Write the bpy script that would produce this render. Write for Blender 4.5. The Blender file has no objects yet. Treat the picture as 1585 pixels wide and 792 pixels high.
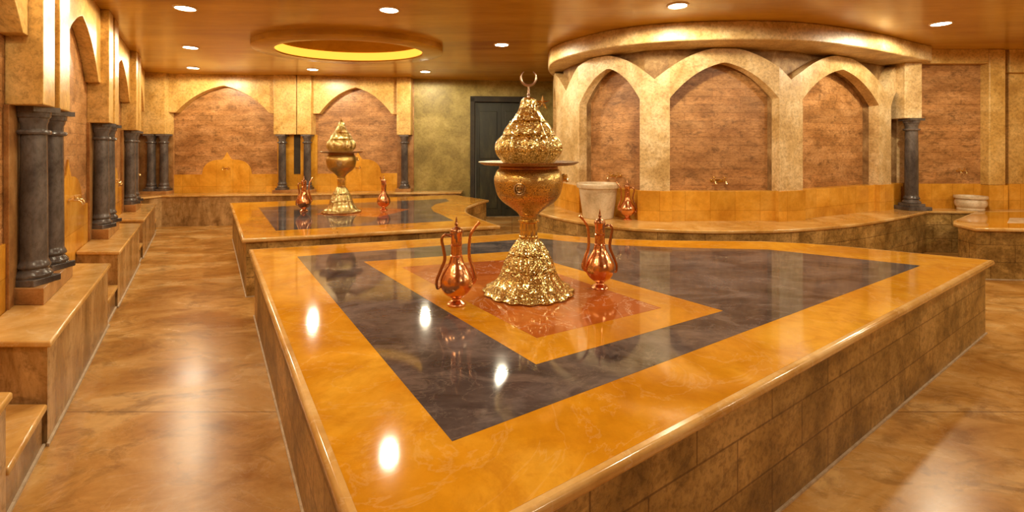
import bpy, bmesh, math, random
from mathutils import Vector
random.seed(4)
C = bpy.context.scene.collection
PI = math.pi

# ------------------------------------------------------------------ camera, world, exposure
EYE = 1.25; H = 2.45; P = .493; LB = .439
cam_d = bpy.data.cameras.new('camera'); cam = bpy.data.objects.new('camera', cam_d); C.objects.link(cam)
cam.location = (0, 0, EYE); cam.rotation_euler = (PI/2, 0, 0)
cam_d.sensor_width = 36; cam_d.lens = 36*720/1585; cam_d.shift_y = -(396-228)/1585
cam_d.clip_start = .02
bpy.context.scene.camera = cam
sc = bpy.context.scene
sc.view_settings.view_transform = 'Standard'; sc.view_settings.look = 'None'
sc.view_settings.gamma = 1; sc.view_settings.use_curve_mapping = False
sc.view_settings.exposure = 0.0
w = bpy.data.worlds.new('world'); sc.world = w; w.use_nodes = True
w.node_tree.nodes['Background'].inputs[0].default_value = (1, .72, .4, 1)
w.node_tree.nodes['Background'].inputs[1].default_value = .18
LAMP = 15.5; LAMP_COL = (1, .87, .60)

# ------------------------------------------------------------------ materials
def nodes(name):
    m = bpy.data.materials.new(name); m.use_nodes = True
    nt = m.node_tree; b = nt.nodes['Principled BSDF']
    return m, nt, b
def ramp(nt, src, stops):
    r = nt.nodes.new('ShaderNodeValToRGB'); e = r.color_ramp.elements
    while len(e) < len(stops): e.new(.5)
    for k, (p, c) in enumerate(stops):
        e[k].position = p; e[k].color = (*c, 1)
    nt.links.new(src, r.inputs[0]); return r.outputs[0]
def coords(nt, kind='Object', scale=(1, 1, 1), rot=(0, 0, 0)):
    t = nt.nodes.new('ShaderNodeTexCoord'); mp = nt.nodes.new('ShaderNodeMapping')
    mp.inputs['Scale'].default_value = scale; mp.inputs['Rotation'].default_value = rot
    nt.links.new(t.outputs[kind], mp.inputs[0]); return mp.outputs[0]
def noise(nt, vec, scale, detail=6, rough=.6, dist=0):
    n = nt.nodes.new('ShaderNodeTexNoise'); n.inputs['Scale'].default_value = scale
    n.inputs['Detail'].default_value = detail; n.inputs['Roughness'].default_value = rough
    n.inputs['Distortion'].default_value = dist
    nt.links.new(vec, n.inputs['Vector']); return n.outputs['Fac']
def mix(nt, fac, a, b, mode='MIX'):
    m = nt.nodes.new('ShaderNodeMix'); m.data_type = 'RGBA'; m.blend_type = mode
    for sock, v in ((m.inputs[0], fac), (m.inputs[6], a), (m.inputs[7], b)):
        if hasattr(v, 'links'): nt.links.new(v, sock)
        elif isinstance(v, tuple): sock.default_value = (*v, 1)
        else: sock.default_value = v
    return m.outputs[2]
def bump(nt, b, h, strength=.3, dist=.01):
    n = nt.nodes.new('ShaderNodeBump'); n.inputs['Strength'].default_value = strength
    n.inputs['Distance'].default_value = dist
    nt.links.new(h, n.inputs['Height']); nt.links.new(n.outputs[0], b.inputs['Normal'])

def stone(name, c1, c2, c3, rough=.35, scale=2.2, bstr=.12, kind='Object', stretch=(1, 1, 1), brick=None, joint=(.2, .1, .04),
          stain=None, coat=0, fine=.35, offset=.5, bjoint=.004):
    m, nt, b = nodes(name)
    v = coords(nt, kind, stretch)
    n1 = noise(nt, v, scale, 8, .62, .4)
    col = ramp(nt, n1, [(.36, c1), (.5, c2), (.64, c3)])
    n2 = noise(nt, coords(nt, kind, stretch), scale*11, 8, .75, .3)
    dark = ramp(nt, n2, [(.40, (.42, .33, .22)), (.49, (.95, .93, .9)), (.6, (1.2, 1.2, 1.18))])
    col = mix(nt, fine, col, dark, 'MULTIPLY')
    hgt = n2
    if brick:
        br = nt.nodes.new('ShaderNodeTexBrick')
        nt.links.new(coords(nt, 'UV'), br.inputs['Vector'])
        br.inputs['Scale'].default_value = 1
        br.inputs['Brick Width'].default_value = brick[0]; br.inputs['Row Height'].default_value = brick[1]
        br.inputs['Mortar Size'].default_value = bjoint; br.inputs['Mortar Smooth'].default_value = .3
        br.inputs['Color1'].default_value = (.86, .84, .8, 1); br.inputs['Color2'].default_value = (1.12, 1.08, 1.02, 1)
        br.inputs['Mortar'].default_value = (*joint, 1); br.offset = offset
        col = mix(nt, .85, col, br.outputs['Color'], 'MULTIPLY')
    if stain:
        n3 = noise(nt, coords(nt, kind, (1, 1, 1.8)), 6.5, 10, .78, .4)
        f = ramp(nt, n3, [(.51, (0, 0, 0)), (.64, (stain[3],)*3)])
        col = mix(nt, f, col, stain[:3])
    nt.links.new(col, b.inputs['Base Color'])
    b.inputs['Roughness'].default_value = rough
    if coat:
        b.inputs['Coat Weight'].default_value = coat; b.inputs['Coat Roughness'].default_value = .04
    if bstr: bump(nt, b, hgt, bstr, .008)
    return m

def marble(name, c1, c2, c3, vein, rough=.1, scale=1.5, vein_amt=.5, stretch=(1, 1, 1), joints=None, jcol=(.25, .13, .05), bstr=0.0, rot=0, clouds=None, spec=.5, vlo=.485, vhi=.5):
    m, nt, b = nodes(name)
    v = coords(nt, 'Object', stretch, (0, 0, rot))
    n1 = noise(nt, v, scale, 8, .6, .8)
    col = ramp(nt, n1, [(.34, c1), (.5, c2), (.66, c3)])
    n2 = noise(nt, v, scale*1.3, 7, .62, 1.6)
    f = ramp(nt, n2, [(vlo, (0, 0, 0)), (vhi, (vein_amt,)*3), (vhi+.015, (0, 0, 0))])
    col = mix(nt, f, col, vein)
    if clouds:
        n4 = noise(nt, v, scale*2.1, 9, .72, 1.2)
        col = mix(nt, ramp(nt, n4, [(.5, (0, 0, 0)), (.62, (clouds[3],)*3)]), col, clouds[:3])
    n3 = noise(nt, v, scale*10, 5, .7)
    col = mix(nt, .3, col, ramp(nt, n3, [(.35, (.7, .66, .6)), (.6, (1.05, 1.05, 1.05))]), 'MULTIPLY')
    if joints:
        br = nt.nodes.new('ShaderNodeTexBrick')
        nt.links.new(coords(nt, 'UV', (1, 1, 1), (0, 0, joints[2])), br.inputs['Vector'])
        br.inputs['Scale'].default_value = 1
        br.inputs['Brick Width'].default_value = joints[0]; br.inputs['Row Height'].default_value = joints[1]
        br.inputs['Mortar Size'].default_value = .004
        br.inputs['Color1'].default_value = (.93, .93, .93, 1); br.inputs['Color2'].default_value = (1.06, 1.05, 1.03, 1)
        br.inputs['Mortar'].default_value = (*jcol, 1)
        col = mix(nt, .8, col, br.outputs['Color'], 'MULTIPLY')
    nt.links.new(col, b.inputs['Base Color'])
    rr = nt.nodes.new('ShaderNodeMapRange'); rr.inputs[3].default_value = rough*.6; rr.inputs[4].default_value = rough*1.4
    nt.links.new(n1, rr.inputs[0]); nt.links.new(rr.outputs[0], b.inputs['Roughness'])
    b.inputs['Specular IOR Level'].default_value = spec
    if bstr: bump(nt, b, n2, bstr, .01)
    return m

def metal(name, c, rough=.2, kind='plain', dark=(.12, .06, .01), vs=60, bstr=.5):
    m, nt, b = nodes(name)
    b.inputs['Metallic'].default_value = 1; b.inputs['Roughness'].default_value = rough
    v = coords(nt, 'Object')
    if kind == 'engraved':
        vo = nt.nodes.new('ShaderNodeTexVoronoi'); vo.feature = 'DISTANCE_TO_EDGE'; vo.inputs['Scale'].default_value = vs
        nt.links.new(v, vo.inputs['Vector'])
        f = ramp(nt, vo.outputs['Distance'], [(.0, (0, 0, 0)), (.14, (1, 1, 1))])
        nt.links.new(mix(nt, f, dark, c), b.inputs['Base Color'])
        bump(nt, b, f, bstr, .004)
    elif kind == 'hammered':
        vo = nt.nodes.new('ShaderNodeTexVoronoi'); vo.inputs['Scale'].default_value = vs
        nt.links.new(v, vo.inputs['Vector'])
        n = noise(nt, v, 14, 4)
        nt.links.new(mix(nt, n, tuple(x*.62 for x in c), tuple(min(1, x*1.1) for x in c)), b.inputs['Base Color'])
        bump(nt, b, vo.outputs['Distance'], bstr, .003)
    else:
        nt.links.new(mix(nt, noise(nt, v, 20), tuple(x*.75 for x in c), c), b.inputs['Base Color'])
    return m

M = {}
M['plaster'] = stone('honey limestone', (.52, .29, .065), (.66, .41, .12), (.77, .52, .19), .3, 3.2, .3, stain=(.40, .21, .05, .5), fine=.5)
M['cream'] = stone('cream limestone', (.50, .32, .12), (.66, .46, .21), (.80, .62, .35), .32, 3.4, .35, stain=(.38, .21, .07, .55), fine=.5)
M['spandrel'] = stone('stained brown limestone', (.16, .08, .025), (.29, .16, .055), (.46, .30, .13), .65, 4.5, .35, stain=(.20, .10, .03, .6))
M['panel'] = stone('rose brown stone panels', (.32, .145, .045), (.45, .225, .08), (.57, .31, .13), .36, 2.4, .3, stretch=(1, 1, 2.4),
                   brick=(.62, .085), joint=(.62, .54, .48), stain=(.11, .045, .012, .72), bjoint=.003, fine=.55)
M['dado'] = stone('golden marble dado', (.54, .23, .02), (.68, .33, .035), (.78, .42, .07), .22, 2.5, .05, brick=(.26, .6), joint=(.72, .6, .5), offset=0, fine=.15, bjoint=.003)
M['olive'] = stone('olive stucco', (.22, .16, .035), (.34, .26, .065), (.45, .35, .11), .45, 2.5, .35, stain=(.20, .13, .03, .5))
M['ceiling'] = stone('lacquered amber ceiling', (.42, .20, .014), (.56, .30, .025), (.66, .38, .04), .2, 1.1, .03, stretch=(.35, 1.6, 1), fine=.12)
M['gold'] = marble('amber gold marble', (.50, .19, .007), (.62, .27, .012), (.74, .38, .035), (.86, .66, .36), .07, 1.7, .12, clouds=(.46, .17, .01, .45))
M['slab'] = marble('pale honey marble', (.46, .23, .05), (.64, .37, .11), (.76, .50, .2), (.85, .68, .45), .14, 2.2, .25)
M['black'] = marble('smoky grey marble', (.035, .029, .03), (.082, .066, .066), (.15, .125, .125), (.32, .26, .22), .06, 2.6, .2, stretch=(1, 1.6, 1), clouds=(.22, .17, .15, .4))
M['red'] = marble('rust red marble', (.32, .07, .010), (.46, .12, .02), (.58, .20, .04), (.86, .60, .42), .06, 2.6, .5, vlo=.492)
M['floor'] = marble('brown gold marble floor', (.36, .15, .025), (.54, .28, .07), (.70, .44, .17), (.72, .52, .3), .26, 2.0, .15, stretch=(.8, 1.35, 1), spec=.22, clouds=(.26, .12, .025, .65), joints=(9, 2.2, .0), jcol=(.4, .3, .2))
M['side'] = stone('brown travertine blocks', (.22, .125, .03), (.41, .255, .075), (.58, .385, .14), .4, 4, .4, brick=(.42, .165), joint=(.4, .3, .24), stain=(.10, .05, .012, .6), fine=.6)
M['bench_side'] = stone('veined brown marble', (.18, .095, .03), (.37, .21, .075), (.58, .37, .16), .25, 2.6, .15, stretch=(1.6, 1.6, .5), stain=(.11, .05, .015, .55))
M['plinth'] = stone('reddish brown stone', (.26, .11, .035), (.38, .18, .055), (.48, .26, .10), .3, 6, .1)
M['column'] = stone('dark grey marble', (.05, .04, .037), (.095, .078, .07), (.17, .14, .125), .2, 5, .08, stretch=(1, 1, .5))
M['dark'] = stone('dark frame stone and slot shade', (.015, .011, .006), (.025, .018, .01), (.04, .03, .014), .6, 4, .1)
M['door'] = stone('blackish green door wood', (.010, .012, .005), (.026, .026, .010), (.07, .065, .025), .45, 3, .1, stretch=(1, 1, .3))
M['basin'] = stone('ivory marble basin', (.50, .38, .23), (.66, .52, .34), (.76, .63, .45), .25, 5, .05, fine=.2)
M['grout'] = stone('pale grout', (.45, .33, .2), (.56, .43, .28), (.62, .5, .35), .6, 20, .3)
M['brass'] = metal('engraved brass', (.90, .74, .32), .17, 'engraved', (.20, .13, .03), vs=85, bstr=.4)
M['brass_fine'] = metal('chased brass', (.80, .58, .20), .24, 'engraved', (.24, .14, .035), vs=120, bstr=.3)
M['brass_plain'] = metal('polished brass', (.92, .72, .34), .14)
M['tray'] = metal('worn brass tray', (.50, .33, .16), .3, 'engraved', (.14, .08, .03), vs=90, bstr=.4)
M['silver'] = metal('dull rose metal', (.62, .45, .34), .3)
M['copper'] = metal('hammered copper', (.95, .44, .20), .2, 'hammered', vs=75, bstr=.18)
M['copper_dark'] = metal('brown patinated copper', (.55, .26, .12), .25)
def emis(name, col, s):
    m, nt, b = nodes(name); b.inputs['Base Color'].default_value = (*col, 1)
    b.inputs['Emission Color'].default_value = (*col, 1); b.inputs['Emission Strength'].default_value = s; return m
M['lamp'] = emis('downlight lens', (1, .92, .78), 30)
M['cove'] = emis('cove light strip', (1, .52, .06), 1.4)
m_, nt_, b_ = nodes('white lamp rim'); b_.inputs['Base Color'].default_value = (.75, .6, .4, 1); b_.inputs['Roughness'].default_value = .3; M['rim'] = m_

# ------------------------------------------------------------------ mesh helpers
class MB:
    def __init__(s): s.v = []; s.f = []; s.uv = []
    def face(s, pts, uvs=None):
        n = len(s.v); s.v += [tuple(p) for p in pts]; s.f.append(list(range(n, n+len(pts))))
        s.uv.append(uvs or [(p[0], p[1]) for p in pts])
    def build(s, name, mat, parent=None, org=(0, 0, 0), smooth=False, bevel=0, seg=2, weld=True, angle=40):
        me = bpy.data.meshes.new(name)
        me.from_pydata([(x-org[0], y-org[1], z-org[2]) for x, y, z in s.v], [], s.f)
        ul = me.uv_layers.new(name='UVMap'); k = 0
        for u in s.uv:
            for q in u: ul.data[k].uv = q; k += 1
        if weld:
            bm = bmesh.new(); bm.from_mesh(me); bmesh.ops.remove_doubles(bm, verts=bm.verts, dist=1e-5)
            bmesh.ops.recalc_face_normals(bm, faces=bm.faces); bm.to_mesh(me); bm.free()
        me.materials.append(M[mat])
        if smooth:
            me.polygons.foreach_set('use_smooth', [True]*len(me.polygons))
            me.set_sharp_from_angle(angle=math.radians(angle))
        o = bpy.data.objects.new(name, me); C.objects.link(o)
        if parent: o.parent = parent
        else: o.location = org
        if bevel:
            b = o.modifiers.new('bevel', 'BEVEL'); b.width = bevel; b.segments = seg; b.limit_method = 'ANGLE'; b.angle_limit = math.radians(40)
        return o

def tag(o, label=None, cat=None, group=None, kind=None):
    if label: o['label'] = label
    if cat: o['category'] = cat
    if group: o['group'] = group
    if kind: o['kind'] = kind
    return o
def thing(name, loc, label, cat, group=None, rz=0):
    o = bpy.data.objects.new(name, None); C.objects.link(o); o.empty_display_size = .1
    o.location = loc; o.rotation_euler.z = rz
    return tag(o, label, cat, group)
def copy_thing(root, loc, label, rz=0, scale=None, skip=()):
    r = root.copy(); C.objects.link(r); r.location = loc; r.rotation_euler.z = rz; r['label'] = label
    if scale: r.scale = scale
    for ch in list(root.children):
        if ch.name in skip: continue
        c = ch.copy(); C.objects.link(c); c.parent = r
        for g in ch.children:
            d = g.copy(); C.objects.link(d); d.parent = c
    return r

def lathe(mb, prof, n=48, lob=None, c=(0, 0), z0=0):
    """prof: (r, z[, lobe amplitude]); lob = number of lobes"""
    rings = []
    for p in prof:
        r, z = p[0], p[1]; a = p[2] if len(p) > 2 else 0
        dz = p[3] if len(p) > 3 else 0
        rings.append([(c[0]+r*(1+a*math.cos(lob*t))*math.cos(t) if lob else c[0]+r*math.cos(t),
                       c[1]+r*(1+a*math.cos(lob*t))*math.sin(t) if lob else c[1]+r*math.sin(t),
                       z0+z+(dz*math.cos(lob*t) if lob else 0)) for t in [2*PI*k/n for k in range(n)]])
    for i in range(len(rings)-1):
        for k in range(n):
            j = (k+1) % n
            a, b, c_, d = rings[i][k], rings[i][j], rings[i+1][j], rings[i+1][k]
            if prof[i][0] < 1e-6: mb.face([a, c_, d])
            elif prof[i+1][0] < 1e-6: mb.face([a, b, c_])
            else: mb.face([a, b, c_, d])
    if prof[0][0] > 1e-6: mb.face(rings[0][::-1])
    if prof[-1][0] > 1e-6: mb.face(rings[-1])
    return mb

def smoothprof(pts, k=4):
    out = []
    n = len(pts)
    for i in range(n-1):
        p0, p1, p2, p3 = pts[max(i-1, 0)], pts[i], pts[i+1], pts[min(i+2, n-1)]
        for j in range(k):
            t = j/k
            out.append(tuple(.5*((2*b)+(-a+c)*t+(2*a-5*b+4*c-d)*t*t+(-a+3*b-3*c+d)*t**3) for a, b, c, d in zip(p0, p1, p2, p3)))
    out.append(pts[-1]); return [(max(0, q[0]), *q[1:]) for q in out]

def tube(mb, pts, rad, n=10, sm=5):
    q = smoothprof3(pts, sm) if sm > 1 else [Vector(p) for p in pts]
    m = len(q); rs = rad if isinstance(rad, (list, tuple)) else [rad, rad]
    rings = []; up = None
    for i, p in enumerate(q):
        t = (q[min(i+1, m-1)]-q[max(i-1, 0)]).normalized()
        if up is None: up = Vector((0, 0, 1)) if abs(t.z) < .8 else Vector((0, 1, 0))
        s = t.cross(up)
        if s.length < 1e-4: s = t.cross(Vector((1, 0, 0)))
        s.normalize(); up = s.cross(t).normalized()
        f = i/(m-1)*(len(rs)-1); a = int(min(f, len(rs)-2)); r = rs[a]+(rs[a+1]-rs[a])*(f-a)
        rings.append([tuple(p+s*(r*math.cos(2*PI*k/n))+up*(r*math.sin(2*PI*k/n))) for k in range(n)])
    for i in range(m-1):
        for k in range(n):
            j = (k+1) % n; mb.face([rings[i][k], rings[i][j], rings[i+1][j], rings[i+1][k]])
    mb.face(rings[0][::-1]); mb.face(rings[-1]); return mb
def smoothprof3(pts, k):
    out = []; n = len(pts); V = [Vector(p) for p in pts]
    for i in range(n-1):
        p0, p1, p2, p3 = V[max(i-1, 0)], V[i], V[i+1], V[min(i+2, n-1)]
        for j in range(k):
            t = j/k; out.append(.5*((2*p1)+(p2-p0)*t+(2*p0-5*p1+4*p2-p3)*t*t+(-p0+3*p1-3*p2+p3)*t**3))
    out.append(V[-1]); return out

def box(mb, x0, x1, y0, y1, z0, z1):
    mbox(mb, lambda s, o, z: (s, o, z), x0, x1, y0, y1, z0, z1)
def mbox(mb, F, s0, s1, o0, o1, z0, z1, us=1):
    """box in a mapped frame F(along, offset, height)"""
    p = {(i, j, k): F((s0, s1)[i], (o0, o1)[j], (z0, z1)[k]) for i in (0, 1) for j in (0, 1) for k in (0, 1)}
    u0, u1 = s0*us, s1*us
    for j in (0, 1): mb.face([p[0, j, 0], p[1, j, 0], p[1, j, 1], p[0, j, 1]], [(u0, z0), (u1, z0), (u1, z1), (u0, z1)])
    for i in (0, 1): mb.face([p[i, 0, 0], p[i, 1, 0], p[i, 1, 1], p[i, 0, 1]], [(o0, z0), (o1, z0), (o1, z1), (o0, z1)])
    for k in (0, 1): mb.face([p[0, 0, k], p[1, 0, k], p[1, 1, k], p[0, 1, k]], [(u0, o0), (u1, o0), (u1, o1), (u0, o1)])

def prism(mb, poly, z0, z1):
    n = len(poly); u = 0
    mb.face([(x, y, z1) for x, y in poly]); mb.face([(x, y, z0) for x, y in poly][::-1])
    for i in range(n):
        a, b = poly[i], poly[(i+1) % n]; l = math.dist(a, b)
        mb.face([(*a, z0), (*b, z0), (*b, z1), (*a, z1)], [(u, z0), (u+l, z0), (u+l, z1), (u, z1)]); u += l
    return mb
def inset(poly, d):
    """shift every edge of a polygon inward by d"""
    n = len(poly); A = sum(poly[i][0]*poly[(i+1) % n][1]-poly[(i+1) % n][0]*poly[i][1] for i in range(n))
    sg = 1 if A > 0 else -1; out = []
    for i in range(n):
        p, q, r = Vector(poly[i-1]), Vector(poly[i]), Vector(poly[(i+1) % n])
        e1 = (q-p).normalized(); e2 = (r-q).normalized()
        n1 = Vector((-e1.y, e1.x))*sg; n2 = Vector((-e2.y, e2.x))*sg
        b = (n1+n2); b = b/max(.3, b.dot(n1)); out.append((q.x+b.x*d, q.y+b.y*d))
    return out

def plate(mb, F, cols, o_front, o_back, us=1):
    """cols: list of (s, lo, hi) sampled left to right (repeat s for a jump); a wall slab between lo(s) and hi(s)"""
    n = len(cols)
    for i in range(n-1):
        (a, la, ha), (b, lb, hb) = cols[i], cols[i+1]
        if abs(a-b) < 1e-7:
            for z0, z1 in ((min(la, lb), max(la, lb)), (min(ha, hb), max(ha, hb))):
                if z1-z0 > 1e-5:
                    mb.face([F(a, o_back, z0), F(a, o_front, z0), F(a, o_front, z1), F(a, o_back, z1)], [(o_back, z0), (o_front, z0), (o_front, z1), (o_back, z1)])
            continue
        for o in (o_front, o_back):
            mb.face([F(a, o, la), F(b, o, lb), F(b, o, hb), F(a, o, ha)], [(a*us, la), (b*us, lb), (b*us, hb), (a*us, ha)])
        mb.face([F(a, o_back, la), F(b, o_back, lb), F(b, o_front, lb), F(a, o_front, la)], [(a, o_back), (b, o_back), (b, o_front), (a, o_front)])
        mb.face([F(a, o_back, ha), F(b, o_back, hb), F(b, o_front, hb), F(a, o_front, ha)], [(a, o_back), (b, o_back), (b, o_front), (a, o_front)])
    for s, l, h in (cols[0], cols[-1]):
        mb.face([F(s, o_back, l), F(s, o_front, l), F(s, o_front, h), F(s, o_back, h)], [(o_back, l), (o_front, l), (o_front, h), (o_back, h)])
    return mb
def garch(u): u = min(1, abs(u)); return 1-.38*u-.62*u**2.4
def ogee(u):
    """outline of the dado crest: rounded shoulders and a small pointed tip"""
    u = abs(u)
    if u >= 1: return 0
    if u > .22: t = (u-.22)/.78; return .66*math.sqrt(max(0, 1-t**2.6))
    return .66+.34*(1-u/.22)**1.5

trim_no = [0]
def trim(mb, mat, bevel=.006, smooth=False):
    trim_no[0] += 1
    return tag(mb.build('trim_%d' % trim_no[0], mat, bevel=bevel, smooth=smooth), kind='structure')

# ------------------------------------------------------------------ frames of the walls
US = 1.205
def FL(s, off, z): return (-.98-.672*s+off, s, z)          # left wall, s = depth, off = into the room
def Yb(x): return 7.65+.118*(x+6.1)
def FB(s, off, z): return (s, Yb(s)-off, z)                # back wall
def FR(s, off, z): return (s, 6.0-off, z)                 # right wall

# floor, ceiling, outer walls
mb = MB(); prism(mb, [(-9, -4), (9, -4), (9, 9.5), (-9, 9.5)], -.1, 0); tag(mb.build('floor', 'floor'), kind='structure')
RC = (-1.93, 5.55)
mb = MB()
# ceiling plane with an elliptical opening for the raised cove
nE = 64; ell = [(RC[0]+.86*math.cos(2*PI*k/nE), RC[1]+.62*math.sin(2*PI*k/nE)) for k in range(nE)]
sqc = []
for k in range(nE):
    t = 2*PI*k/nE; c, s_ = math.cos(t), math.sin(t); q = 1.6/max(abs(c), abs(s_)); sqc.append((RC[0]+c*q, RC[1]+s_*q))
for k in range(nE):
    j = (k+1) % nE; mb.face([(*ell[k], H), (*ell[j], H), (*sqc[j], H), (*sqc[k], H)])
x0, x1, y0, y1 = RC[0]-1.6, RC[0]+1.6, RC[1]-1.6, RC[1]+1.6
for a in ((-9, x0, -4, 9.5), (x1, 9, -4, 9.5), (x0, x1, -4, y0), (x0, x1, y1, 9.5)):
    mb.face([(a[0], a[2], H), (a[1], a[2], H), (a[1], a[3], H), (a[0], a[3], H)])
tag(mb.build('ceiling', 'ceiling'), kind='structure')
# cove: dropped ring and the lit recess above it
mb = MB()
def erx(rx, ry, z, n=96): return [(RC[0]+rx*math.cos(2*PI*k/n), RC[1]+ry*math.sin(2*PI*k/n), z) for k in range(n)]
rings = [erx(1.10, .84, H), erx(1.10, .84, H-.055), erx(1.08, .82, H-.065), erx(.86, .62, H-.065), erx(.85, .61, H-.055), erx(.85, .61, H)]
for i in range(len(rings)-1):
    for k in range(96): j = (k+1) % 96; mb.face([rings[i][k], rings[i][j], rings[i+1][j], rings[i+1][k]])
trim(mb, 'ceiling', 0, True)
mb = MB(); rings = [erx(.86, .62, H), erx(.86, .62, H+.22)]
for k in range(96): j = (k+1) % 96; mb.face([rings[0][k], rings[0][j], rings[1][j], rings[1][k]])
mb.face(rings[1]); trim(mb, 'ceiling', 0, True)
mb = MB(); rings = [erx(.855, .615, H-.05), erx(.855, .615, H+.03)]
rings = [erx(.845, .605, H-.05), erx(.845, .605, H+.05), erx(.856, .616, H+.05), erx(.856, .616, H-.05)]
for i in range(4):
    for k in range(96): j = (k+1) % 96; a, b = rings[i], rings[(i+1) % 4]; mb.face([a[k], a[j], b[j], b[k]])
tag(mb.build('cove_light_strip', 'cove', smooth=True), 'glowing amber light strip lining the oval ceiling recess', 'light')

# wall_left: rose panels, pier blocks, pointed arches, dado crest
mb = MB(); mbox(mb, FL, -3.5, 7.75, -.15, 0, 0, H, US); tag(mb.build('wall_left', 'panel'), kind='structure')
piers = [-1.14, .60, 2.34, 4.05, 5.80]
ends = piers[1:]+[7.32]
for k, p in enumerate(piers):
    mb = MB(); mbox(mb, FL, p, p+.19, 0, .195, 1.465, H); mbox(mb, FL, p+.19, p+.28, 0, .165, 1.465, H); mbox(mb, FL, p+.28, p+.48, 0, .195, 1.465, H)
    trim(mb, 'plaster')
    a, b = p+.48, ends[k]; sp, ap, sh = 1.81, 2.22, .07
    m_, hw = (a+b)/2, (b-a)/2-sh
    cols = [(a, sp, H)]+[(m_+hw*u, sp+(ap-sp)*garch(u), H) for u in [i/14-1 for i in range(29)]]+[(b, sp, H)]
    mb = MB(); plate(mb, FL, cols, .12, 0, US); trim(mb, 'plaster', .004)
    hw2 = .40
    cols = [(a, LB-.3, .77), (m_-hw2, LB-.3, .77)]+[(m_+hw2*u, LB-.3, .77+.39*ogee(u)) for u in [i/24-1 for i in range(49)]]+[(m_+hw2, LB-.3, .77), (b, LB-.3, .77)]
    mb = MB(); plate(mb, FL, cols, .014, 0, US); trim(mb, 'dado', 0)
    # backing strip behind the column pair
    mb = MB(); mbox(mb, FL, p-.02, p+.5, 0, .03, .3, 1.465, US); trim(mb, 'plinth', .003)

# wall_back
mb = MB(); mbox(mb, FB, -7.2, -1.72, -.15, 0, 0, H); tag(mb.build('wall_back', 'panel'), kind='structure')
mb = MB(); cols = [(-1.72, 0, H), (-.74, 0, H), (-.74, 2.14, H), (.35, 2.14, H), (.35, 0, H), (3.4, 0, H)]
plate(mb, FB, cols, .0, -.15); o = mb.build('wall_rear', 'olive'); tag(o, kind='structure')
def block(a, b, off=.2, seam=None):
    mb = MB()
    if seam: mbox(mb, FB, a, seam-.008, 0, off, 1.465, H); mbox(mb, FB, seam+.008, b, 0, off, 1.465, H)
    else: mbox(mb, FB, a, b, 0, off, 1.465, H)
    trim(mb, 'plaster')
block(-6.2, -5.60); block(-3.95, -3.36, seam=-3.59); block(-1.97, -1.735)
mb = MB(); mbox(mb, FB, -3.97, -3.33, 0, .03, .493, 1.465); trim(mb, 'dado', .003)
mb = MB(); mbox(mb, FB, -3.70, -3.60, .03, .04, .80, 1.465); trim(mb, 'dark', 0)  # near-black strip, its colour stands in for the shade of a slot
mb = MB(); mbox(mb, FB, -2.0, -1.72, 0, .03, .493, 1.465); trim(mb, 'plinth', .003)
mb = MB(); mbox(mb, FB, -6.2, -5.59, 0, .03, .493, 1.465); trim(mb, 'plinth', .003)
for a, b in ((-5.60, -3.95), (-3.36, -1.97)):
    sp, ap, sh = 1.82, 2.27, .10; m_, hw = (a+b)/2, (b-a)/2-sh
    cols = [(a, sp, H)]+[(m_+hw*u, sp+(ap-sp)*garch(u), H) for u in [i/14-1 for i in range(29)]]+[(b, sp, H)]
    mb = MB(); plate(mb, FB, cols, .12, 0); trim(mb, 'plaster', .004)
    hw2 = .39
    cols = [(a, .3, .80), (m_-hw2, .3, .80)]+[(m_+hw2*u, .3, .80+.37*ogee(u)) for u in [i/24-1 for i in range(49)]]+[(m_+hw2, .3, .80), (b, .3, .80)]
    mb = MB(); plate(mb, FB, cols, .014, 0); trim(mb, 'dado', 0)
# doorway
mb = MB(); mbox(mb, FB, -.74, -.66, -.12, .04, 0, 2.14); mbox(mb, FB, .27, .35, -.12, .04, 0, 2.14); mbox(mb, FB, -.74, .35, -.12, .04, 2.06, 2.16)
fr = tag(mb.build('door_1', 'dark', bevel=.005), kind='structure')
for a in (-.65, -.19):
    mb = MB(); mbox(mb, FB, a, a+.46, -.10, -.06, .01, 2.06)
    for z0, z1 in ((.15, .9), (1.05, 1.9)): mbox(mb, FB, a+.07, a+.38, -.06, -.045, z0, z1)
    mb.build('door_leaf', 'door', fr, bevel=.006)

# wall_drum: the polygonal drum with its arcade
class Path:
    def __init__(s, pts):
        s.p = [Vector(q) for q in pts]; s.L = [0]
        for a, b in zip(s.p, s.p[1:]): s.L.append(s.L[-1]+(b-a).length)
        s.n = []
        for i in range(len(s.p)):
            e = []
            if i > 0: d = (s.p[i]-s.p[i-1]).normalized(); e.append(Vector((d.y, -d.x)))
            if i < len(s.p)-1: d = (s.p[i+1]-s.p[i]).normalized(); e.append(Vector((d.y, -d.x)))
            nn = sum(e, Vector((0, 0))).normalized(); s.n.append(nn/max(.5, nn.dot(e[0])))
    def __call__(s, t, off, z):
        i = 0
        while i < len(s.L)-2 and t > s.L[i+1]: i += 1
        f = (t-s.L[i])/(s.L[i+1]-s.L[i]); p = s.p[i].lerp(s.p[i+1], f); n = s.n[i].lerp(s.n[i+1], f)
        return (p.x+n.x*off, p.y+n.y*off, z)
WP = [(.72, 7.1), (.62, 6.75), (.60, 6.12), (.66, 5.86), (.79, 5.44), (1.355, 4.84), (1.61, 4.76), (2.73, 4.78), (3.02, 4.87), (4.36, 5.56), (4.60, 5.68), (4.95, 5.86), (5.15, 6.02)]
WP = [(.85, 7.5)]+WP[1:]
FD = Path(WP); S = FD.L
mb = MB(); plate(mb, FD, [(s, 0, H) for s in S], -.15, -.3); tag(mb.build('wall_drum', 'panel'), kind='structure')
opens = [(S[1], S[2]), (S[4], S[5]), (S[6], S[7]), (S[8], S[9]), (S[10], S[11])]
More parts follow.
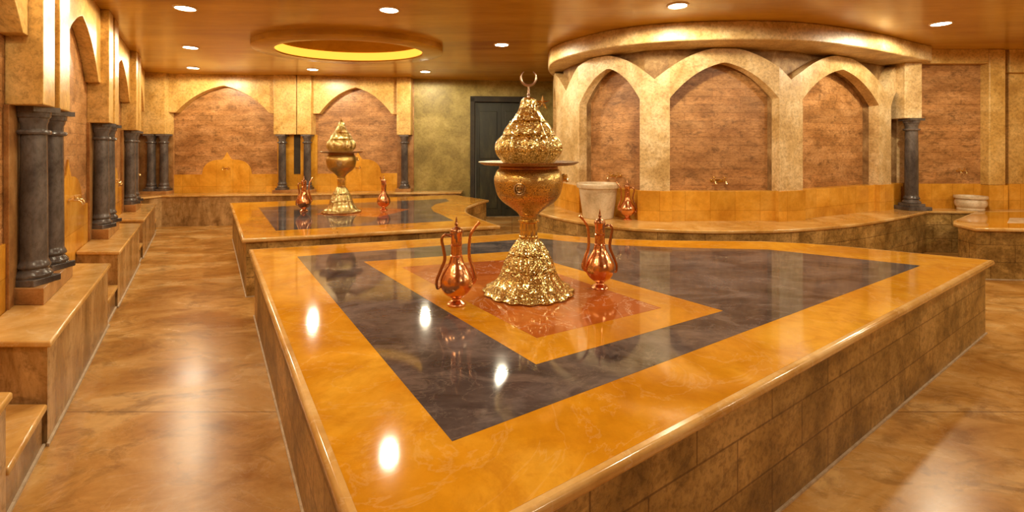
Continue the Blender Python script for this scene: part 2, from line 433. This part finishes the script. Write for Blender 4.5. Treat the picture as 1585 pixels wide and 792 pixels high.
opens = [(S[2]-.62, S[2]+.02), (S[4]+.02, S[5]-.02), (S[6], S[7]), (S[8], S[9]), (S[10], S[11])]
SP = 1.75
def inner(a, b, s): m_, hw = (a+b)/2, (b-a)/2; return SP+min(.37, .9*hw+.05)*garch((s-m_)/hw)
cent = [S[0]] + [(opens[i][1]+opens[i+1][0])/2 for i in range(4)] + [S[12]]
def outer(s):
    for i in range(5):
        a, b = cent[i], cent[i+1]
        if i == 0: a = 2*((opens[0][0]+opens[0][1])/2)-cent[1]
        if i == 4: b = 2*((opens[4][0]+opens[4][1])/2)-cent[4]
        if s <= cent[i+1] or i == 4:
            u = min(1, abs((s-(a+b)/2)/((b-a)/2))); return 1.95+.315*math.sqrt(max(0, 1-u**2.0))*1.0 if False else 1.95+.32*(1-u**1.9)
    return 1.95
cols = []; ss = sorted(set([round(x, 5) for x in S+cent+[q for ab in opens for q in ab]]+[round(S[0]+(S[-1]-S[0])*i/160, 5) for i in range(161)]))
spcols = []
for i, s in enumerate(ss):
    s = min(s, S[-1])
    op = [ab for ab in opens if ab[0]-1e-4 <= s <= ab[1]+1e-4]
    hi = min(2.262, outer(s))
    if op:
        a, b = op[0]; z = inner(a, b, s); hi = max(hi, z+.05)
        if abs(s-a) < 1e-4: cols += [(a, .80, hi), (a, z, hi)]; spcols += [(a, .80, H), (a, z+.03, H)]
        elif abs(s-b) < 1e-4: cols += [(b, z, hi), (b, .80, hi)]; spcols += [(b, z+.03, H), (b, .80, H)]
        else: cols.append((s, z, hi)); spcols.append((s, z+.03, H))
    else: cols.append((s, .80, hi)); spcols.append((s, .80, H))
mb = MB(); plate(mb, FD, cols, .025, -.0845); trim(mb, 'cream', .012, True)
mb = MB(); plate(mb, FD, spcols, -.085, -.15); trim(mb, 'spandrel', .002)
mb = MB(); plate(mb, FD, [(s, P-.2, .80) for s in S], -.015, -.15); trim(mb, 'dado', .003)
for i in range(4):
    a, b = opens[i][1], opens[i+1][0]
    ks = [a-.02]+[s for s in S if a < s < b]+[b+.02]
    mb = MB(); plate(mb, FD, [(s, P-.2, .805) for s in ks], .045, -.03); trim(mb, 'dado', .003)
# rim of the drum and bench around it
def catmull(pts, k=8): return [tuple(v)[:2] for v in smoothprof3([(*p, 0) for p in pts], k)]
RIM = catmull([(.8, 7.3), (.52, 6.6), (.42, 5.95), (.47, 5.45), (.74, 4.98), (1.08, 4.63), (1.52, 4.43), (2.05, 4.355), (2.62, 4.38), (3.2, 4.55), (3.9, 4.86), (4.45, 5.17), (5.0, 5.47)])
FRIM = Path(RIM)
mb = MB(); plate(mb, FRIM, [(s, 2.27, H) for s in FRIM.L], -.045, -.55); trim(mb, 'cream', .012, True)

# right wall: header beam, pilasters, panels
mb = MB(); mbox(mb, FR, 4.9, 7.3, -.15, 0, 0, H); tag(mb.build('wall_right', 'panel'), kind='structure')
mb = MB(); mbox(mb, FR, 4.7, 5.82, 0, .32, 2.275, H); trim(mb, 'plaster')
mb = MB(); mbox(mb, FR, 4.95, 5.83, .0, .22, .2, 2.28); trim(mb, 'panel', 0)
mb = MB(); mbox(mb, FR, 5.82, 6.02, 0, .33, .79, H-.002); trim(mb, 'plaster', .01)
mb = MB(); mbox(mb, FR, 5.81, 6.04, 0, .34, .3, .79); trim(mb, 'dado', .004)
mb = MB(); mbox(mb, FR, 4.9, 5.81, .20, .235, .3, .80); trim(mb, 'dado', .003)
mb = MB(); mbox(mb, FR, 6.10, 7.3, 0, .30, 2.17, H); trim(mb, 'plaster')
mb = MB(); mbox(mb, FR, 6.10, 7.3, 0, .29, .3, .80); trim(mb, 'dado', .003)
mb = MB(); mbox(mb, FR, 6.17, 7.3, 0, .22, .80, 2.17); trim(mb, 'plaster', .003)
mb = MB(); mbox(mb, FR, 4.72, 4.93, .17, .41, 1.60, H); trim(mb, 'cream', .008)
# walls behind and beside the viewer
mb = MB(); box(mb, 7.2, 7.35, -3.6, 6.1, 0, H); tag(mb.build('wall_side', 'plaster'), kind='structure')
mb = MB(); box(mb, -4, 7.35, -3.75, -3.6, 0, H); tag(mb.build('wall_front', 'panel'), kind='structure')

# ------------------------------------------------------------------ platforms
def platform(name, poly, inl, label, cat, joint_side='side'):
    cx = sum(p[0] for p in poly)/len(poly); cy = sum(p[1] for p in poly)/len(poly); org = (cx, cy, 0)
    t = thing(name, org, label, cat)
    mb = MB(); prism(mb, inset(poly, .036), 0, P-.030); mb.build('base', joint_side, t, org)
    mb = MB(); prism(mb, poly, P-.034, P); mb.build('top_slab', 'slab', t, org, bevel=.012, seg=3, smooth=True)
    mb = MB(); prism(mb, inset(poly, .026), P-.004, P+.0004); mb.build('gold_border', 'gold', t, org)
    for k, (nm, pl, mat) in enumerate(inl):
        mb = MB(); prism(mb, pl, P-.002, P+.0004+.0005*(k+1)); mb.build(nm, mat, t, org)
    mb = MB(); prism(mb, inset(poly, .028), 0, .008); mb.build('grout_line', 'grout', t, org)
    return t
arc = [(.228, 4.161), (.42, 4.03), (.63, 3.935), (.842, 3.865), (1.15, 3.81), (1.464, 3.785), (1.75, 3.775), (2.03, 3.76), (2.3, 3.69), (2.527, 3.586)]
near = [(-1.96, 3.46)]+arc+[(3.243, 3.123), (-.234, .783)]
dark = [(-1.489, 3.225), (.213, 3.879), (.45, 3.74), (.80, 3.60), (1.1, 3.54), (1.36, 3.503), (1.897, 3.45), (2.616, 2.978), (-.154, 1.198)]
gold = [(-.982, 3.079), (.012, 3.385), (.977, 2.154), (.084, 1.622)]
red = [(-.70, 2.94), (.02, 3.14), (.704, 2.19), (.098, 1.845)]
platform('marble_platform', near, [('dark_inlay', dark, 'black'), ('gold_inlay', gold, 'gold'), ('red_inlay', red, 'red')],
         'large angular marble platform in front with gold border, grey band and red diamond centre', 'platform')
far = [(-2.231, 3.838), (-3.851, 6.338), (-.911, 7.416), (-.33, 6.7), (-.43, 6.45), (-.50, 6.2), (-.55, 5.95), (-.555, 5.7), (-.53, 5.45), (-.45, 5.2), (-.34, 4.95), (-.23, 4.72), (-.109, 4.504)]
fdark = [(-2.145, 4.225), (-3.195, 5.861), (-.97, 6.85), (-.88, 6.55), (-1.02, 6.2), (-1.02, 5.85), (-.93, 5.5), (-.78, 5.2), (-.60, 4.80)]
fred = [(-2.25, 5.25), (-1.95, 5.85), (-1.25, 5.70), (-1.45, 5.05)]
platform('marble_platform', far, [('dark_inlay', fdark, 'black'), ('red_inlay', fred, 'red')],
         'smaller marble platform behind, with grey inlay and curved bite on its right side', 'platform')
rp = [(4.42, 4.66), (4.60, 4.85), (5.45, 5.48), (7.1, 5.48), (7.1, 4.33), (4.75, 4.34), (4.36, 4.38)]
rin = [(4.95, 4.65), (5.35, 5.0), (6.8, 5.0), (6.8, 4.6)]
platform('marble_platform', rp, [('pale_inlay', rin, 'basin')], 'marble platform at the right edge with a pointed corner and pale inset', 'platform')

# ------------------------------------------------------------------ benches
def bench(F, s0, s1, d, z, label, name='stone_bench', us=1, side='bench_side', f=.016, nose=.02, th=.028):
    c = F((s0+s1)/2, d/2, 0); t = thing(name, c, label, 'bench' if name == 'stone_bench' else 'step')
    mb = MB(); mbox(mb, F, s0+.012, s1-.012, f, d-nose, 0, z-th, us); mb.build('base', side, t, c)
    mb = MB(); mbox(mb, F, s0, s1, f, d, z-th, z, us); mb.build('top_slab', 'slab', t, c, bevel=.008, seg=3, smooth=True)
    mb = MB(); mbox(mb, F, s0, s1, d-nose, d-nose+.012, 0, .012); mb.build('grout_line', 'grout', t, c)
    return t
names = ['tall marble bench behind the viewer on the left', 'tall marble bench cut by the left edge of the frame', 'nearest full bench on the left, under the biggest pair of grey columns',
         'middle marble bench on the left, beyond the largest one', 'farthest small marble bench along the left wall']
spans = [(-1.6, -.3), (.2, 1.549), (1.946, 3.262), (3.627, 4.965), (5.232, 6.712)]
for i, (a, b) in enumerate(spans):
    if i == 0: continue
    bench(FL, a, b, .36, LB, names[i], us=US)
gaps = [((-.3, .2), None), ((1.549, 1.946), 'low marble step at the lower left, before the nearest full bench'), ((3.262, 3.627), 'low marble step between the nearest and the middle left benches'),
        ((4.965, 5.232), 'low marble step between the middle and the farthest left benches'), ((6.712, 7.0), 'low marble step in the far left corner past the last bench')]
for (a, b), l in gaps:
    if l: bench(FL, a+.001, b-.001, .345, .18, l, 'stone_step', us=US)
# back bench
bp = [(-6.07, 7.6), (-.86, Yb(-.86)-.02), (-.86, Yb(-.86)-.40), (-5.50, Yb(-5.5)-.42), (-5.60, 7.03), (-5.69, 7.03)]
t = thing('stone_bench', (-3.4, 7.7, 0), 'long low marble bench running along the back wall', 'bench')
mb = MB(); prism(mb, inset(bp, .02), 0, P-.028); mb.build('base', 'bench_side', t, (-3.4, 7.7, 0))
mb = MB(); prism(mb, bp, P-.03, P); mb.build('top_slab', 'slab', t, (-3.4, 7.7, 0), bevel=.008, smooth=True)
# drum bench, continuing along the right wall
fb = catmull([(.75, 6.9), (.42, 6.4), (.27, 5.85), (.33, 5.38), (.66, 4.80), (1.08, 4.40), (1.65, 4.25), (2.1, 4.24), (2.56, 4.30), (3.39, 4.60), (4.255, 5.08), (4.95, 5.53)])
inn = [(5.0, 5.99), (4.93, 5.90), (4.36, 5.62), (3.02, 4.93), (2.73, 4.84), (1.61, 4.82), (1.38, 4.9), (.85, 5.5), (.72, 5.9), (.66, 6.2), (.8, 6.95)]
db = fb+[(5.5, 5.50), (7.15, 5.50), (7.15, 5.99)]+inn
t = thing('stone_bench', (2.5, 4.8, 0), 'curved marble bench wrapping around the round arcaded wall', 'bench')
mb = MB(); prism(mb, inset(db, .02), 0, P-.028); mb.build('base', 'side', t, (2.5, 4.8, 0))
mb = MB(); prism(mb, db, P-.03, P); mb.build('top_slab', 'slab', t, (2.5, 4.8, 0), bevel=.008, smooth=True)

# ------------------------------------------------------------------ columns
def make_column(loc, hgt, r, label, group='dark grey columns'):
    t = thing('column', loc, label, 'column', group)
    k = r/.055
    mb = MB(); box(mb, -.074*k, .074*k, -.074*k, .074*k, 0, .035); o = mb.build('plinth_block', 'column', t, bevel=.004)
    mb = MB(); lathe(mb, smoothprof([(.072*k, .035), (.076*k, .05), (.066*k, .068), (.058*k, .08), (.066*k, .092), (.064*k, .105), (.056*k, .125), (.055*k, .14)]), 32)
    mb.build('base', 'column', t, smooth=True)
    mb = MB(); lathe(mb, [(r, .13), (r*.985, hgt*.5), (r*.93, hgt-.145)], 32); mb.build('shaft', 'column', t, smooth=True)
    mb = MB(); lathe(mb, [(r*.93, hgt-.15), (.066*k, hgt-.145), (.070*k, hgt-.135), (.066*k, hgt-.125), (.052*k, hgt-.12), (.052*k, hgt-.09), (.058*k, hgt-.075), (.060*k, hgt-.06), (.066*k, hgt-.055), (.068*k, hgt-.03), (.070*k, hgt-.028)], 32)
    box(mb, -.072*k, .072*k, -.072*k, .072*k, hgt-.028, hgt)
    mb.build('capital', 'column', t, smooth=True, angle=30)
    return t
PZ = LB+.087
which = {2: 'on the nearest full left bench', 3: 'on the middle left bench', 4: 'on the farthest left bench', 1: 'on the bench at the left edge'}
col0 = None
for i in (1, 2, 3, 4):
    p = piers[i]
    c = FL(p+.30, .09, LB); t = thing('column_plinth', c, 'reddish stone plinth under the column pair '+which[i], 'plinth')
    mb = MB(); mbox(mb, FL, p+.05, p+.60, .012, .18, LB, PZ); mb.build('plinth_body', 'plinth', t, c, bevel=.004)
    for j, d in enumerate((.14, .44)):
        loc = FL(p+d, .098, PZ); lab = ('front' if j == 0 else 'rear')+' dark grey column of the pair '+which[i]
        if col0 is None: col0 = make_column(loc, 1.465-PZ, .055, lab)
        else: copy_thing(col0, loc, lab)
def bplinth(a, b, l):
    c = FB((a+b)/2, .1, P); t = thing('column_plinth', c, l, 'plinth'); mb = MB(); mbox(mb, FB, a, b, .032, .21, P, P+.05); mb.build('plinth_body', 'plinth', t, c, bevel=.004)
bplinth(-6.0, -5.58, 'low stone plinth under the column pair in the far left corner')
bplinth(-3.97, -3.34, 'low stone plinth under the two columns between the back wall arches')
bplinth(-1.99, -1.73, 'low stone plinth under the single column at the right end of the back wall arches')
bc = None
for x, l in ((-5.86, 'left dark grey column of the pair in the far left corner'), (-5.67, 'right dark grey column of the pair in the far left corner'),
             (-3.85, 'left dark grey column between the two back wall arches'), (-3.45, 'right dark grey column between the two back wall arches'),
             (-1.855, 'single dark grey column right of the second back wall arch')):
    loc = FB(x, .12, P+.05)
    if bc is None: bc = make_column(loc, 1.465-P-.05, .06, l)
    else: copy_thing(bc, loc, l)
t = thing('column_plinth', (4.87, 5.66, P), 'dark stone plinth under the column beside the round wall', 'plinth')
mb = MB(); box(mb, -.14, .14, -.12, .12, 0, .045); mb.build('plinth_body', 'column', t, bevel=.006)
make_column((4.86, 5.66, P+.045), 1.60-P-.045, .068, 'single dark grey column at the right end of the round arcaded wall')

# ------------------------------------------------------------------ brass urn
def make_urn(loc, label):
    t = thing('brass_urn', loc, label, 'urn', 'brass urns')
    k = 1/294.6
    N = 96
    sk = smoothprof([(.235, .004, .035), (.236, .010, .035), (.215, .020, .035), (.180, .045, .03), (.150, .085, .03), (.135, .125, .03)], 4)
    mb = MB(); lathe(mb, sk, N, 16); mb.build('foot', 'brass', t, smooth=True, angle=60)
    mb = MB(); lathe(mb, [(.134, .118), (.140, .126), (.134, .134)], N)
    lathe(mb, smoothprof([(.130, .132, .04), (.122, .160, .05), (.108, .185, .05), (.100, .205, .04)], 4), N, 16)
    lathe(mb, [(.100, .200), (.106, .207), (.098, .214)], N)
    lathe(mb, smoothprof([(.095, .212, .05), (.082, .235, .06), (.062, .265, .06), (.044, .285, .04)], 4), N, 16)
    mb.build('skirt', 'brass', t, smooth=True, angle=60)
    mb = MB(); lathe(mb, [(.040, .280), (.050, .284), (.050, .292), (.044, .296)], 48); lathe(mb, smoothprof([(.044, .296, .04), (.046, .33, .04), (.044, .36, .04)], 3), 96, 16)
    lathe(mb, [(.046, .36), (.054, .366), (.054, .374), (.044, .380)], 48); mb.build('collar', 'brass_plain', t, smooth=True, angle=35)
    mb = MB(); lathe(mb, smoothprof([(.046, .378), (.050, .40), (.062, .415), (.092, .440), (.135, .470), (.163, .505), (.177, .550), (.181, .590), (.172, .622), (.160, .640), (.15, .648)], 5), 64)
    bo = mb.build('bowl', 'brass_fine', t, smooth=True, angle=60)
    for a, nm in ((-1.85, 'medallion'), (1.3, 'medallion')):
        mb = MB()
        for rr, zz in ((.027, 0), (.016, .002)):
            tube(mb, [(rr*math.cos(q), zz, rr*math.sin(q)) for q in [2*PI*i/20 for i in range(21)]], .0045, 8, 1)
        lathe(mb, [(.010, -.004), (.009, .005), (0, .008)], 16)
        m = mb.build(nm, 'tray', bo, smooth=True); m.location = (.178*math.cos(a), .178*math.sin(a), .55); m.rotation_euler = (0, 0, a+PI/2)
    mb = MB(); tube(mb, [(.172, 0, .585), (.20, 0, .585), (.206, 0, .575)], .010, 10, 3); lathe(mb, [(.012, -.012), (.015, 0), (.012, .012)], 16, None, (.19, 0), .605)
    m = mb.build('tap', 'brass_plain', bo, smooth=True)
    mb = MB(); lathe(mb, [(.150, .635), (.155, .650), (.150, .664)], 64); mb.build('neck_ring', 'copper_dark', t, smooth=True, angle=35)
    mb = MB(); lathe(mb, [(.05, .662), (.235, .664), (.262, .676), (.264, .680), (.258, .681), (.232, .671), (.05, .669)], 96, 24); mb.build('tray', 'tray', t, smooth=True, angle=50)
    for i in range(24):
        pass
    mb = MB(); lathe(mb, smoothprof([(.125, .668, .02), (.142, .690, .04), (.161, .720, .06), (.167, .755, .07), (.158, .790, .06), (.138, .815, .03)], 5), 120, 12)
    dm = mb.build('dome', 'brass', t, smooth=True, angle=60)
    mb = MB(); lathe(mb, [(.137, .811), (.143, .818), (.134, .825)], 64)
    lathe(mb, smoothprof([(.130, .822, .03), (.124, .842, .05), (.108, .868, .05), (.096, .885, .04)], 4), 120, 12)
    lathe(mb, [(.095, .882), (.101, .888), (.092, .894)], 64)
    lathe(mb, smoothprof([(.088, .892, .03), (.070, .918, .05), (.054, .945, .06), (.044, .970, .08), (.038, .995, .10), (.030, 1.012, .05), (.006, 1.020, 0)], 4), 120, 8)
    mb.build('spire', 'brass', t, smooth=True, angle=60)
    return t
urn = make_urn((.087, 2.444, P+.002), 'large engraved brass urn with tray and crescent finial on the front platform')
# finial of the front urn only
far_urn = copy_thing(urn, (-2.0, 5.45, P+.0015), 'smaller-looking brass urn without crescent on the platform behind', .5, (.93, .93, 1.04))
mb = MB(); tube(mb, [(0, 0, 1.008), (0, 0, 1.085)], [.006, .004], 10, 1); lathe(mb, [(0, 1.02), (.010, 1.032), (0, 1.044)], 16); lathe(mb, [(0, 1.05), (.007, 1.058), (0, 1.066)], 16)
R0 = .040
tube(mb, [(R0*math.cos(a), 0, 1.120+R0*math.sin(a)) for a in [-PI/2-PI*.80+PI*1.60*i/24 for i in range(25)]], [.0015, .006, .008, .006, .0015], 10, 1)
mb.build('crescent_finial', 'silver', urn, smooth=True)
mb = MB(); pts = []
for i in range(10):
    a = PI/2+PI*i/5; r = .042 if i % 2 == 0 else .015; pts.append((.072+r*math.cos(a), -.03, .985+r*math.sin(a)))
c0, c1 = (.072, -.045, .985), (.072, -.015, .985)
for i in range(10):
    mb.face([pts[i], pts[(i+1) % 10], c0]); mb.face([pts[i], pts[(i+1) % 10], c1])
tube(mb, [(.03, 0, .97), (.072, -.03, .985)], .004, 8, 1)
mb.build('star_ornament', 'brass_plain', urn)

# far urn gets a little knob where the near one has the crescent
mb = MB(); lathe(mb, [(.012, 1.0), (.018, 1.01), (.020, 1.02), (.012, 1.032), (.005, 1.036), (.005, 1.05), (0, 1.055)], 24); mb.build('knob', 'brass_plain', far_urn, smooth=True)

# ------------------------------------------------------------------ copper ewers (spout towards +x)
def make_ewer(loc, rz, label):
    t = thing('copper_ewer', loc, label, 'ewer', 'copper ewers', rz)
    mb = MB(); lathe(mb, smoothprof([(.044, 0), (.046, .005), (.040, .012), (.024, .024), (.022, .032), (.036, .042)], 4), 40); mb.build('foot', 'copper', t, smooth=True)
    mb = MB(); lathe(mb, smoothprof([(.034, .040), (.058, .060), (.076, .090), (.078, .118), (.070, .145), (.052, .178), (.036, .205), (.028, .235)], 5), 48); mb.build('body', 'copper', t, smooth=True, angle=60)
    mb = MB(); lathe(mb, [(.028, .232), (.031, .236), (.027, .241), (.0265, .285), (.030, .289), (.026, .293), (.0265, .340), (.032, .348), (.032, .352), (.024, .354)], 40); mb.build('neck', 'copper', t, smooth=True, angle=35)
    mb = MB(); lathe(mb, smoothprof([(.030, .353), (.026, .364), (.012, .372), (.006, .378), (.009, .386), (.006, .396), (.002, .42), (0, .424)], 3), 32); mb.build('lid', 'copper_dark', t, smooth=True, angle=60)
    mb = MB(); tube(mb, [(.070, 0, .100), (.092, 0, .120), (.080, 0, .17), (.064, 0, .22), (.062, 0, .28), (.070, 0, .335), (.092, 0, .370), (.112, 0, .392)], [.014, .012, .009, .008, .0075, .007, .007, .009], 12, 6)
    mb.build('spout', 'copper', t, smooth=True, angle=60)
    mb = MB(); tube(mb, [(-.026, 0, .330), (-.055, 0, .338), (-.070, 0, .315), (-.062, 0, .27), (-.056, 0, .22), (-.075, 0, .17), (-.094, 0, .12), (-.090, 0, .085), (-.074, 0, .095)], [.006, .007, .008, .007, .006], 12, 6)
    mb.build('handle', 'copper_dark', t, smooth=True, angle=60)
    return t
e0 = make_ewer((-.267, 2.235, P+.002), .25, 'copper ewer left of the large brass urn, spout pointing right')
copy_thing(e0, (.472, 2.50, P+.0015), 'copper ewer right of the large brass urn, spout pointing left', PI+.15)
copy_thing(e0, (-2.46, 5.50, P+.001), 'small distant copper ewer left of the far brass urn', .9)
copy_thing(e0, (-1.545, 5.60, P+.0015), 'small distant copper ewer right of the far brass urn', 2.2)
copy_thing(e0, (1.205, 4.86, P), 'copper ewer standing on the curved bench beside the tall ivory basin', PI-.2)

# ------------------------------------------------------------------ basins
t = thing('marble_basin', (.93, 5.03, P), 'tall tapered ivory marble basin on the curved bench', 'basin')
mb = MB(); lathe(mb, [(.155, 0), (.162, .006), (.190, .20), (.202, .30), (.205, .318), (.226, .326), (.230, .345), (.230, .365), (.222, .372), (.205, .368), (.190, .33), (.165, .08), (0, .06)], 64)
mb.build('bowl', 'basin', t, smooth=True, angle=35)
t = thing('marble_basin', (5.72, 5.60, P), 'low round ivory marble basin on the bench by the right wall', 'basin')
t.location = (5.60, 5.60, P)
mb = MB(); lathe(mb, smoothprof([(.150, 0), (.155, .02), (.150, .03), (.172, .06), (.178, .10), (.165, .135), (.160, .145)], 4)+[(.186, .150), (.190, .165), (.186, .182), (.160, .182), (.13, .08), (0, .05)], 64)
mb.build('bowl', 'basin', t, smooth=True, angle=35)
t.location = (5.54, 5.62, P+.001); t.scale = (.82, .82, .95)

# ------------------------------------------------------------------ faucets (wall fitting, pointing to -y)
def make_faucet(loc, rz, label):
    t = thing('wall_faucet', loc, label, 'faucet', 'wall faucets', rz)
    for s in (-1, 1):
        x = s*.055
        mb = MB(); tube(mb, [(x, 0, 0), (x, -.05, 0), (x, -.085, -.005), (x, -.10, -.035)], [.010, .011, .009, .008], 12, 4); mb.build('spout', 'brass_plain', t, smooth=True)
        mb = MB(); lathe(mb, [(.008, 0), (.010, .015), (.005, .02), (.005, .035)], 16, None, (x, -.05)); tube(mb, [(x-.025, -.05, .037), (x+.025, -.05, .037)], .005, 8, 1)
        tube(mb, [(x, -.075, .037), (x, -.025, .037)], .005, 8, 1); mb.build('tap_handle', 'brass_plain', t, smooth=True)
    mb = MB(); box(mb, -.075, .075, -.012, 0, -.015, .015); mb.build('wall_plate', 'brass_plain', t, bevel=.004)
    return t
def on_drum(i, z):
    a, b = opens[i]; p = FD((a+b)/2, -.15, z); q = FD((a+b)/2, 0, z); return p, math.atan2(q[1]-p[1], q[0]-p[0])+PI/2
p, r = on_drum(2, .90); f0 = make_faucet(p, r, 'brass faucet pair in the middle arch of the round wall')
p, r = on_drum(1, .93); copy_thing(f0, p, 'brass faucet pair in the left arch of the round wall, above the ivory basin', r)
for i, l in ((2, 'brass faucet pair on the golden crest past the nearest left column pair'), (3, 'brass faucet pair on the golden crest past the middle left column pair'), (4, 'tiny brass faucet pair on the left wall past the farthest column pair')):
    m_ = (piers[i]+.48+ends[i])/2; copy_thing(f0, FL(m_, .014, .86), l, PI/2+.59, (.8, .8, .8))
for x, l in ((-4.775, 'tiny brass faucet pair under the larger arch of the back wall'), (-2.665, 'tiny brass faucet pair behind the far urn on the back wall')):
    copy_thing(f0, FB(x, .014, .90), l, .118, (.7, .7, .7))
copy_thing(f0, (5.56, 5.78, .96), 'small brass faucet on the right wall above the low ivory basin', 0, (.6, .6, .8))

# ------------------------------------------------------------------ ceiling lights
def make_light(loc, label):
    t = thing('ceiling_light', loc, label, 'light', 'recessed ceiling lights')
    mb = MB(); lathe(mb, [(.074, -.001), (.076, -.010), (.090, -.006), (.092, 0), (.074, 0)], 40); mb.build('trim_ring', 'rim', t, smooth=True)
    mb = MB(); lathe(mb, [(.075, -.002), (.070, -.008), (.0, -.010)], 40)
    mb.build('lens', 'lamp', t)
    return t
spots = [(-2.81, 4.0, 'round ceiling light at the upper left, above the aisle'), (-3.85, 5.57, 'middle ceiling light in the left row'), (-4.80, 7.0, 'farthest left ceiling light, in front of the larger back arch'),
         (-3.06, 7.14, 'ceiling light beyond the oval cove, between the back arches'), (-1.37, 7.35, 'farthest ceiling light near the olive wall'), (-1.07, 4.05, 'bright ceiling light at the top centre, in front of the oval cove'),
         (-.12, 5.42, 'ceiling light behind the crescent of the large urn'), (1.40, 3.93, 'ceiling light in front of the round wall'), (4.15, 4.50, 'ceiling light at the upper right'),
         (-1.5, 1.2, None), (1.2, 1.6, None), (3.6, 2.2, None), (5.6, 3.4, None), (-.2, -1.4, None), (2.6, -1.0, None), (5.4, .6, None), (-1.8, 2.45, None), (-.75, .75, None)]  # entries without a label are unseen lights, added to brighten the near side
l0 = None
for i, (x, y, l) in enumerate(spots):
    g = 'recessed ceiling lights' if l else 'added ceiling lights near the viewer'
    if l is None: l = 'added ceiling light outside the picture, brightening the side near the viewer'
    if l0 is None: l0 = make_light((x, y, H), l)
    else: copy_thing(l0, (x, y, H), l)['group'] = g
    d = bpy.data.lights.new('downlight_lamp', 'SPOT'); d.energy = LAMP*(3.0 if i < 7 else 4.4 if i < 9 else 3.4 if x > 1 else 1.9); d.color = LAMP_COL; d.shadow_soft_size = .05; d.spot_size = math.radians(180); d.spot_blend = .12
    o = bpy.data.objects.new('downlight_lamp', d); C.objects.link(o); o.location = (x, y, H-.055)
# small lamp inside the cove
